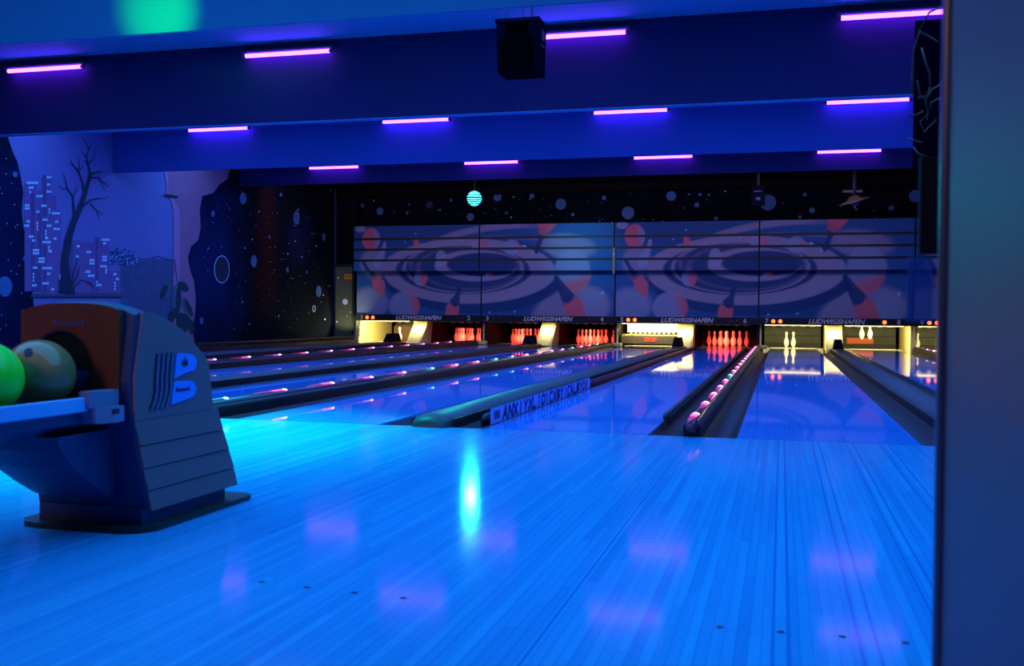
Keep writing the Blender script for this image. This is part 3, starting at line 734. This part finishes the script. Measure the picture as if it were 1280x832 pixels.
# ------------------------------------------------------------------ uv tubes
m_uv = mat('violet_tube', (.2, .1, .3), .4, emit=(.20, .030, 1), estr=21)
m_fix = mat('fixture_grey', (.05, .06, .09), .5)
rows = [(4.72, (-9.3, -5.93, -2.47, .82), .54, 3.775, 'nearest row'), (8.80, (-9.3, -5.84, -2.47, .85), .55, 3.745, 'middle row'), (13.0, (-9.17, -5.82, -2.46, .86), .55, 3.71, 'far row')]
uv0 = None; PX = [['leftmost', 'second from left', 'second from right, beside the speaker', 'rightmost'], ['leftmost', 'second from left', 'second from right', 'rightmost'], ['leftmost', 'second from left', 'second from right', 'rightmost']]
for r, (y, xs, hl, z, lab) in enumerate(rows):
    for j, x in enumerate(xs):
        l = 'glowing violet tube light, %s of the %s' % (PX[r][j], lab)
        if uv0 is None:
            t = thing('tube_light', l, 'tube light', (x, y, z), 'violet tube lights')
            MB().box(x-hl-.05, x+hl+.05, y-.02, y+.07, z+.035, z+.06).box(x-hl-.05, x-hl-.03, y-.02, y+.02, z-.02, z+.04).box(x+hl+.03, x+hl+.05, y-.02, y+.02, z-.02, z+.04).build('fixture', m_fix, t)
            MB().cyl((x-hl, y, z), (x+hl, y, z), .024, 12).build('glowing_tube', m_uv, t)
            MB().cyl((x-hl-.03, y, z), (x-hl, y, z), .02, 10).cyl((x+hl, y, z), (x+hl+.03, y, z), .02, 10).build('end_cap', m_fix, t)
            mb = MB()
            for s_ in (-1, 1): mb.cyl((x+s_*.42, y+.03, z+.05), (x+s_*.42, y+.03, ZC-.002), .004, 6)
            mb.build('hanger', m_fix, t); uv0 = t
        else: dup(uv0, (x, y, z), l)

# ------------------------------------------------------------------ speaker
SXC, SYC, SZ0, SZ1 = -2.54, 2.62, 2.86, 3.325
t = thing('loudspeaker', 'black loudspeaker hanging on chains from the ceiling', 'speaker', (SXC, SYC, SZ0))
a = .0
def rot(px, py): return (SXC+px*math.cos(a)-py*math.sin(a), SYC+px*math.sin(a)+py*math.cos(a))
bm_ = MB(); w0, w1, d0 = .19, .17, .32
cs = [rot(-w0, -d0/2), rot(w0, -d0/2), rot(w0, d0/2), rot(-w0, d0/2)]
def frus(mb, cs, z0, z1, sc=1.0, m=0):
    cx = sum(c[0] for c in cs)/4; cy = sum(c[1] for c in cs)/4
    vs = [(cx+(c[0]-cx)*sc, cy+(c[1]-cy)*sc, z0) for c in cs]+[(c[0], c[1], z1) for c in cs]
    mb.add(vs, [(3,2,1,0),(4,5,6,7),(0,1,5,4),(1,2,6,5),(2,3,7,6),(3,0,4,7)], m)
frus(bm_, cs, SZ0, SZ1-.03, .94); bm_.build('cabinet', mat('speaker_box', (.002, .002, .008), .7, spec=.0, noise=.2), t)
bm_ = MB(); frus(bm_, [(SXC+(c[0]-SXC)*1.05, SYC+(c[1]-SYC)*1.05) for c in cs], SZ1-.03, SZ1); bm_.build('top_plate', mat('speaker_trim', (.004, .004, .012), .7, spec=0), t)
fx, fy = rot(0, -d0/2-.004); ux = Vector((math.cos(a), math.sin(a), 0)); uy = Vector((-math.sin(a), math.cos(a), 0)); uz = Vector((0,0,1))
MB().obox((fx, fy, SZ0+.17), ux, uy, uz, .145, .006, .135).build('grille', mat('speaker_grille', (.001, .001, .002), .9, spec=0, bump=.5, nscale=300), t)
MB().obox((fx, fy, SZ0+.375), ux, uy, uz, .10, .005, .045).build('horn', mat('speaker_horn', (.0006, .0006, .001), .7, spec=0), t)
hx, hy = rot(w0*.98+.006, 0)
MB().obox((hx, hy, SZ1-.13), ux, uy, uz, .008, .05, .045).obox((hx, hy, SZ1-.22), ux, uy, uz, .008, .05, .012).build('side_handle', m_black, t)
mb = MB()
for (px, py, tx) in ((-.12, -.1, -.03), (.02, 0, -.02), (.08, .05, .07), (.12, -.08, .08)):
    bx_, by_ = rot(px, py); ex, ey = rot(tx, py)
    k = 24
    for q in range(k):
        t0 = q/k; z = SZ1+(ZC-SZ1)*t0; x_ = bx_+(ex-bx_)*t0; y_ = by_
        o1 = .008 if q % 2 else 0; o2 = 0 if q % 2 else .008
        z2 = z+(ZC-SZ1)/k*1.1
        mb.tube([(x_-o1, y_-o2, z), (x_-o1, y_-o2, z2)], .0028, 5); mb.tube([(x_+o1, y_+o2, z), (x_+o1, y_+o2, z2)], .0028, 5)
mb.build('chain', m_black, t)

# ------------------------------------------------------------------ round striped lamp, saucer fixture, small box
LP = hit(593, 248, 1, 15.5)
t = thing('hanging_globe_lamp', 'glowing cyan striped round lamp hanging before the starry wall', 'lamp', (LP.x, LP.y, LP.z))
R = .165
MB().sphere(LP, R, 24).build('glowing_globe', mat('cyan_globe', (.3, .9, .9), .3, emit=(.06, .75, .85), estr=2.6), t)
mb = MB()
for k, z in enumerate((-.12, -.08, -.04, .01, .07)):
    rr = math.sqrt(R*R-z*z)+.010; hh = .010 if k != 3 else .015
    mb.lathe([(z-hh, rr-.020), (z-hh, rr), (z+hh, rr), (z+hh, rr-.020)], LP, (0,0,1), 24, 0, False, False)
mb.build('louvre_ring', m_black, t)
spot('globe_beam', (LP.x+.03, LP.y-.22, LP.z), (-1.46, -2.32, 0), 230, (.03, 1, .95), math.radians(17), .5, r=.14)
MB().cyl((LP.x, LP.y, LP.z+R), (LP.x, LP.y, ZC-.002), .008, 8).build('rod', m_black, t)
p = hit(1068, 251, 1, 16.9)
t = thing('hanging_saucer', 'small pale saucer-shaped ornament hanging before the starry wall', 'ornament', p)
axs = Vector((-.28, -.15, 1)).normalized()
MB().lathe([(-.02, .10), (-.012, .33), (.0, .34), (.035, .16), (.10, .10), (.12, .02)], p, axs, 24).build('saucer', mat('saucer_tan', (.30, .20, .11), .5), t)
MB().sphere(p+Vector((0, 0, -.03)), .11, 16, 0, (1, 1, .7)).build('dome', m_planet, t)
MB().box(p.x-.24, p.x+.16, p.y-.04, p.y+.04, p.z+.18, p.z+.23).build('crossbar', mat('saucer_bar', (.10, .10, .12), .4), t)
MB().cyl(p+Vector((0,0,.1)), (p.x, p.y, ZC-.003), .05, 10).build('stem', mat('saucer_stem', (.03, .035, .06), .5), t)
p0 = hit(939.5, 219, 1, 16.9); p1 = hit(956, 256, 1, 16.9)
t = thing('hanging_box', 'small dark box with two blue stripes hanging before the moon', 'device', (p0.x, p0.y, p1.z))
MB().box(p0.x, p1.x, 16.9, 17.1, p1.z, ZC-.3, bev=.01).build('box', mat('box_navy', (.002, .003, .014), .6, spec=.1), t)
MB().box((p0.x+p1.x)/2-.03, (p0.x+p1.x)/2+.03, 16.97, 17.03, ZC-.3, ZC-.002).build('hanger', m_black, t)
zz = hit(947, 239, 1, 16.9).z; z2 = hit(947, 248, 1, 16.9).z
MB().box(p0.x+.06, p1.x-.08, 16.893, 16.9, zz-.015, zz+.012).box(p0.x+.10, p1.x-.10, 16.893, 16.9, z2-.035, z2+.03).build('blue_stripe', mat('box_stripe', (.05, .13, .45), .5), t)

# ------------------------------------------------------------------ ball return hood
m_hood = mat('hood_grey', (.42, .14, .17), .5, noise=.12, nscale=4)
m_hoodn = mat('hood_navy', (.035, .045, .15), .45, noise=.2)
m_woodf = mat('hood_wood', (.24, .045, .02), .45, noise=.6, nscale=3)
HX0, HX1 = -2.70, -2.285
t = thing('ball_return_hood', 'grey ball return hood with wood-look front and B emblem', 'ball return', (-2.5, -3.05, 0))
MB().prism([(-2.76,-3.26),(-2.72,-3.31),(-2.66,-3.325),(-2.34,-3.325),(-2.28,-3.30),(-2.25,-3.25),(-2.245,-2.66),(-2.26,-2.62),(-2.30,-2.60),(-2.70,-2.60),(-2.76,-2.66)], 2, .001, .018).build('base_plate', mat('base_plate_dark', (.02, .03, .03), .4), t)
MB().box(-2.70, -2.30, -3.26, -2.745, .018, .075).build('plinth', m_hoodn, t)
# body: side profile swept over a slightly crowned width
prof = [(-3.255,.075),(-3.34,.36),(-3.355,.50),(-3.325,.728),(-3.29,.738),(-3.24,.730),(-3.17,.710),(-3.075,.674),(-3.0,.625),(-2.94,.583),(-2.905,.55),(-2.875,.375),
        (-2.842,.368),(-2.815,.290),(-2.785,.284),(-2.765,.212),(-2.742,.206),(-2.722,.140),(-2.712,.132),(-2.705,.075)]
nx = 12; vs = []; n = len(prof)
def crown(tt, z): return -.035*abs(tt)**3*smooth(.35, .7, z)
for i in range(nx+1):
    tt = -1+2*i/nx; x = HX0+(HX1-HX0)*i/nx
    for (y, z) in prof: vs.append((x, y, z+crown(tt, z) + .035*smooth(.35, .7, z)*.55))
fs = [(i*n+j, i*n+(j+1) % n, (i+1)*n+(j+1) % n, (i+1)*n+j) for i in range(nx) for j in range(n)]
fs += [tuple(range(n)), tuple(range(nx*n, nx*n+n))]
MB().add(vs, fs, 0).build('body', m_hoodn, t)
# side panels with stepped louvres
for s_, X in ((1, HX1), (-1, HX0)):
    up = [(-3.295,.722),(-3.24,.722),(-3.17,.702),(-3.075,.666),(-3.0,.618),(-2.94,.577),(-2.90,.545),(-2.868,.372),(-3.335,.372),(-3.338,.50)]
    mb = MB().prism(up, 0, X, X+s_*.010)
    for k, (z1, z0, yf1, yf0, yb1, yb0) in enumerate(((.372,.285,-3.335,-3.305,-2.842,-2.815),(.285,.208,-3.305,-3.285,-2.802,-2.772),(.208,.132,-3.285,-3.262,-2.762,-2.735),(.132,.062,-3.262,-3.245,-2.725,-2.708))):
        vs = [(X, yf1, z1), (X, yb1, z1), (X, yb0, z0), (X, yf0, z0), (X+s_*.008, yf1, z1), (X+s_*.008, yb1+.006, z1), (X+s_*.014, yb0+.008, z0+.004), (X+s_*.012, yf0, z0+.004)]
        mb.add(vs, [(0,1,2,3),(4,7,6,5),(0,4,5,1),(1,5,6,2),(2,6,7,3),(3,7,4,0)], 0)
    mb.build('side_panel', m_hood, t)
# wood front with round opening
cx, cz, cr = -2.53, .545, .112
outl = []
yF = -3.362
def fpt(a):
    dx, dz = math.cos(a), math.sin(a); best = 9
    # rectangle with arched top
    x0, x1, z0 = HX0+.012, HX1-.03, .455
    if dx > 0: best = min(best, (x1-cx)/dx)
    if dx < 0: best = min(best, (x0-cx)/dx)
    if dz < 0: best = min(best, (z0-cz)/dz)
    if dz > 0:
        lo, hi = 0, 1
        for _ in range(30):
            mmm = (lo+hi)/2; xx_ = cx+dx*mmm; tt = (xx_-(HX0+HX1)/2)/((HX1-HX0)/2)
            if cz+dz*mmm < .738-.035*min(1.3, abs(tt))**3+.012: lo = mmm
            else: hi = mmm
        best = min(best, lo)
    return (cx+dx*best, cz+dz*best)
n = 96; vs = []
for i in range(n):
    a = 2*PI*i/n; o_ = fpt(a); r_ = (cx+cr*math.cos(a), cz+cr*math.sin(a))
    if o_[1] < .456 and math.hypot(o_[0]-cx, o_[1]-cz) < cr: r_ = (o_[0], o_[1])
    vs += [(o_[0], yF-.0, o_[1]), (r_[0], yF-.0, r_[1]), (r_[0], yF+.03, r_[1]), (o_[0], yF+.02, o_[1])]
fs = []
for i in range(n):
    j = (i+1) % n; A, B_ = 4*i, 4*j
    fs += [(A, B_, B_+1, A+1), (A+1, B_+1, B_+2, A+2), (A, A+3, B_+3, B_)]
MB().add(vs, fs, 0).build('wood_front', m_woodf, t)
MB().lathe([(0, cr), (.004, cr), (.004, cr*.02)], (cx, yF+.006, cz), (0, 1, 0), 40, 0, False, False).build('exit_opening', mat('opening_black', (.0015, .0015, .002), .9), t)
MB().lathe([(-.004, cr+.006), (-.006, cr), (.01, cr-.003), (.01, cr+.006)], (cx, yF, cz), (0, 1, 0), 48, 0, True, False).build('opening_rim', mat('rim_dark', (.015, .01, .012), .4), t)
text_mesh('front_lettering', 'Brunswick', .026, (-2.50, yF-.002, .685), mat('front_letter', (.12, .10, .30), .4), t, ext=.001, sx=1.1)
# emblem: B with flowing stripes
XE = HX1+.0125
m_em = mat('emblem_blue', (.08, .30, 1.0), .4); m_st = mat('emblem_stripe', (.30, .18, .30), .35, metal=.3); m_std = mat('emblem_dark', (.015, .015, .06), .5)
def arc(cy_, cz_, ry, rz, a0, a1, n_=14): return [(cy_+ry*math.cos(math.radians(a0+(a1-a0)*i/n_)), cz_+rz*math.sin(math.radians(a0+(a1-a0)*i/n_))) for i in range(n_+1)]
upper = [(-3.125,.496),(-3.110,.583)]+[(-3.06,.581)]+arc(-3.04, .545, .052, .034, 80, -50)+[(-3.06,.512)]
lower = [(-3.142,.410),(-3.126,.488)]+[(-3.075,.486)]+arc(-3.048, .452, .056, .034, 80, -50)+[(-3.08,.416)]
MB().prism(upper, 0, XE-.003, XE+.004).prism(lower, 0, XE-.003, XE+.004).build('emblem_letter', m_em, t)
def ribbon(y0, w):
    c_ = [(y0, .585), (y0-.006, .55), (y0-.012, .50), (y0-.013, .46), (y0-.025, .425), (y0-.04, .402)]
    return c_+[(a+w, b) for a, b in c_[::-1]]
mb = MB().prism(ribbon(-3.222, .105), 0, XE-.003, XE+.001, 1)
for k in range(4): mb.prism(ribbon(-3.216+.0265*k, .0125), 0, XE+.001, XE+.004, 0)
mb.build('emblem_stripes', [m_st, m_std], t)
crown_ = [(-3.066,.537),(-3.070,.556),(-3.062,.549),(-3.060,.562),(-3.054,.551),(-3.050,.573),(-3.046,.551),(-3.040,.562),(-3.038,.549),(-3.030,.556),(-3.034,.537)]
MB().prism([(a-.014, b) for a, b in crown_], 0, XE+.004, XE+.0055).build('emblem_crown', m_std, t)
text_mesh('emblem_lettering', 'Brunswick', .022, (XE+.005, -3.075, .457), m_std, t, ext=.0008, rot=(PI/2, 0, PI/2), sx=.95, shear=.2)
# belly below the rack
mb = MB(); prof2 = [(-.0, .40), (.01, .30), (.05, .20), (.12, .12), (.16, .08)]
vs = []
for j, (dy, z) in enumerate(((-3.62,.343),(-3.60,.30),(-3.54,.24),(-3.44,.17),(-3.36,.12),(-3.26,.10))):
    for i in range(9):
        tt = -1+i/4; vs.append((-2.53+tt*.16*(1-.12*j/5), dy+.04*tt*tt, z))
fs = [(j*9+i, j*9+i+1, (j+1)*9+i+1, (j+1)*9+i) for j in range(5) for i in range(8)]
o_ = len(vs)
vs2 = [(v[0], max(v[1]+.3, -3.27), v[2]) for v in vs]
fs += [(a+o_, b+o_, c_+o_, d+o_) for (a, b, c_, d) in fs]
for j in range(5): fs += [(j*9, (j+1)*9, o_+(j+1)*9, o_+j*9), (j*9+8, (j+1)*9+8, o_+(j+1)*9+8, o_+j*9+8)]
mb.add(vs+vs2, fs, 0, False); mb.build('belly', m_hoodn, t)

# rack for the balls
t = thing('ball_rack', 'ball rack with bright blue side rail running out from the hood', 'ball rack', (-2.49, -4.2, 0))
RX = -2.34
MB().box(RX-.02, RX, -5.4, -3.475, .413, .458, bev=.004).build('side_rail', mat('rail_pale', (.22, .48, .95), .4), t)
MB().box(-2.66, -2.64, -5.4, -3.40, .413, .458, bev=.004).build('far_rail', m_hoodn, t)
MB().prism([(-2.64,.414),(-2.36,.414),(-2.37,.375),(-2.43,.345),(-2.57,.345),(-2.63,.375)], 1, -5.4, -3.40).build('trough', m_hoodn, t)
MB().box(-2.60, -2.575, -5.4, -3.40, .414, .428).box(-2.405, -2.38, -5.4, -3.40, .414, .428).build('ball_track', m_capd, t)
m_fit = mat('fitting_grey', (.24, .24, .42), .3, noise=.1)
MB().prism([(-2.365,-3.49),(-2.325,-3.49),(-2.305,-3.42),(-2.312,-3.366),(-2.365,-3.366)], 2, .425, .475).prism([(-2.365,-3.475),(-2.315,-3.475),(-2.285,-3.42),(-2.290,-3.368),(-2.365,-3.366)], 2, .375, .425).build('end_fitting', m_fit, t)
MB().box(-2.30, -2.285, -3.43, -3.40, .402, .418).build('fitting_button', m_std, t)
MB().box(-2.58, -2.42, -5.3, -5.1, 0, .35, bev=.02).build('rack_leg', m_hoodn, t)
# balls
def ball(x, y, z, m, label, holes):
    t = thing('bowling_ball', label, 'bowling ball', (x, y, z))
    MB().sphere((x, y, z), .1085, 48).build('ball', m, t)
    mb = MB()
    for (dx, dz) in holes:
        d = Vector((dx, -math.sqrt(max(0, 1-dx*dx-dz*dz)), dz))
        mb.lathe([(0, .012), (.0015, .012), (.0015, .0001)], Vector((x, y, z))+d*.1075, d, 14, 0, False, False)
    mb.build('finger_holes', m_std, t)
ball(-2.49, -3.515, .5265, mat('ball_beige', (.55, .24, .10), .18, noise=.55, nscale=5), 'marbled beige bowling ball on the rack at the hood opening', [(.28, .62), (.22, .70)])
ball(-2.49, -3.74, .5265, mat('ball_green', (.05, .95, .04), .3, noise=.1), 'glowing green bowling ball on the rack at the left edge', [(.55, .25), (.50, .12)])

# ------------------------------------------------------------------ metal column on the right
t = thing('metal_column', 'tall brushed metal column at the right edge, close to the camera', 'column', (.25, -5.1, 0))
m_met = bpy.data.materials.new('brushed_metal'); m_met.use_nodes = True
nt = m_met.node_tree; b = nt.nodes['Principled BSDF']; b.inputs['Base Color'].default_value = (.22, .10, .14, 1); b.inputs['Metallic'].default_value = .8; b.inputs['Roughness'].default_value = .50
tc = nt.nodes.new('ShaderNodeTexCoord'); mp = nt.nodes.new('ShaderNodeMapping'); mp.inputs['Scale'].default_value = (300, 300, 3)
no = nt.nodes.new('ShaderNodeTexNoise'); no.inputs['Scale'].default_value = 1; bp = nt.nodes.new('ShaderNodeBump'); bp.inputs['Strength'].default_value = .05; bp.inputs['Distance'].default_value = .002
nt.links.new(tc.outputs['Object'], mp.inputs[0]); nt.links.new(mp.outputs[0], no.inputs['Vector']); nt.links.new(no.outputs['Fac'], bp.inputs['Height']); nt.links.new(bp.outputs['Normal'], b.inputs['Normal'])
MB().box(-.055, .45, -5.45, -4.70, .0, ZC-.002, bev=.008).build('column_sheet', m_met, t)
MB().box(-.064, -.04, -4.715, -4.69, .0, ZC-.003, bev=.006).build('corner_bead', mat('corner_bead', (.12, .12, .2), .3, metal=.7), t)

# dry tangled branches in a dark net hanging beyond the column
t = thing('hanging_branches', 'dark tangle of dry branches hanging beside the metal column', 'decoration', (1.0, 2.0, ZC-.01))
rnd = random.Random(7); mb = MB()
def bp_(u, v, y=2.0): p = hit(u, v, 1, y); return (p.x, p.y, p.z)
for pts in (((1178,8),(1162,15),(1150,35),(1142,62),(1140,95),(1141,118)), ((1150,40),(1160,45),(1172,52)), ((1152,60),(1156,75),(1162,92),(1163,108)), ((1185,100),(1165,112),(1157,125),(1160,142)), ((1157,125),(1150,118),(1146,100)),
            ((1160,142),(1150,152),(1155,165),(1170,150)), ((1136,145),(1146,143),(1154,139)), ((1135,172),(1144,176),(1152,178)), ((1142,184),(1148,192),(1158,196),(1175,198)), ((1158,150),(1164,128),(1180,120)), ((1150,208),(1160,214),(1172,210)), ((1163,108),(1158,120),(1148,122))):
    mb.tube([bp_(u, v, 2.0+rnd.uniform(-.1, .1)) for u, v in pts], [.008]*len(pts), 6)
p = hit(1144, 26, 1, 2.35); q = hit(1142, 212, 1, 2.35)
MB().box(p.x, p.x+.7, 2.35, 2.37, q.z, p.z).build('dark_netting', mat('netting_black', (.002, .001, .006), .9, spec=0), t)
mb.build('branch', mat('dry_branch', (.14, .06, .045), .8, spec=.1), t)
p = hit(1150, 196, 1, -4.55); q = hit(1150, 318, 1, -4.55)
MB().box(p.x, .06, -4.56, -4.54, q.z, p.z).build('dark_drape', mat('drape_black', (.003, .003, .006), .9))
dd = bpy.data.objects['dark_drape']; tag(dd, 'narrow black cloth strip hanging on the left edge of the metal column', 'cloth')
p = hit(1134, 322, 1, -4.6); q = hit(1128, 402, 1, -4.6)
m_ac = mat('blue_acrylic', (.02, .14, .60), .4, noise=.1)
m_ac.node_tree.nodes['Principled BSDF'].inputs['Alpha'].default_value = .45
MB().box(p.x, -.057, -4.603, -4.598, q.z, p.z, bev=.0015).build('acrylic_panel', m_ac)
tag(bpy.data.objects['acrylic_panel'], 'small translucent blue plastic panel fixed to the left edge of the metal column', 'panel')

# ------------------------------------------------------------------ lights
w = bpy.data.worlds.new('w'); S.world = w; w.use_nodes = True
w.node_tree.nodes['Background'].inputs['Color'].default_value = (.03, .12, .5, 1); w.node_tree.nodes['Background'].inputs['Strength'].default_value = .05
BL = (.10, .42, 1.0)
area('approach_light', (-2.0, -2.6, ZC-.05), 11, 365, (.04, .43, 1), sy=3.5)
area('bay_light', (-3, 2.2, ZC-.05), 14, 400, (.06, .33, 1), sy=1.5)
area('bay_light_2', (-4, 6.6, ZC-.05), 14, 330, (.06, .30, 1), sy=1.5)
area('bay_light_3', (-4, 10.9, ZC-.05), 14, 330, (.06, .30, 1), sy=1.5)
area('bay_light_4', (-4, 14.6, ZC-.05), 14, 90, (.18, .30, 1), sy=1.2)
area('ceiling_fill', (-4, 1.3, 3.2), 14, 16, (.02, .6, .55), rot=(math.radians(152), 0, 0), sy=.2)  # added fill hidden behind the first beam, brightens the ceiling strip
area('mask_light', (-4.5, 14.0, 3.6), 13, 78, (.80, .60, .90), rot=(math.radians(62), 0, 0), sy=.4)
spot('mask_teal', (-5.5, 13.6, 3.6), (-4.9, 17.6, 2.4), 260, (0, .75, 1), math.radians(32), 1)
area('warm_fill', (-3.2, -7.5, 2.6), 1.0, 28, (1, .58, .36), rot=(math.radians(60), 0, 0))  # added unseen warm fill behind the camera, for the hood and balls
spot('teal_spot', (-4.2, -.2, 3.8), (-4.3, -.9, 0), 2500, (0, 1, .55), math.radians(70), 1)
spot('green_spot', (-4.3, -1.0, 2.5), (-4.85, .6, 3.0), 650, (.0, 1, .06), math.radians(25), 1)
spot('cap_spot', (-2.6, -.4, 2.8), (-2.6, .3, .1), 300, (0, 1, .65), math.radians(16), 1)
for n, x in LX.items():
    if n == 10: continue
    if n in (2, 3, 4, 6): area('pit_red', (x, 18.15, .56), .8, 12, (1, .06, .03), rot=(math.radians(62), 0, 0), sy=.08, spread=math.radians(46))
    else:
        area('pit_warm', (x, 18.05, .57), 1.2, {5: 50, 1: 60}.get(n, 42), (1, .80, .36), rot=(math.radians(35), 0, 0), sy=.08)
for i, x in enumerate(XB): area('cover_lamp', (x, 17.80, .50), .3, 6.0, (1, .82, .36), rot=(math.radians(15), 0, 0), sy=.05)
spot('door_glow', (-10.84, 17.72, .30), (-11.4, 17.15, .62), 40, (.8, .95, .55), math.radians(84), .35)
spot('door_glow_2', (-10.95, 17.2, .25), (-11.1, 17.9, 1.1), 25, (.9, .95, .5), math.radians(100), .6)
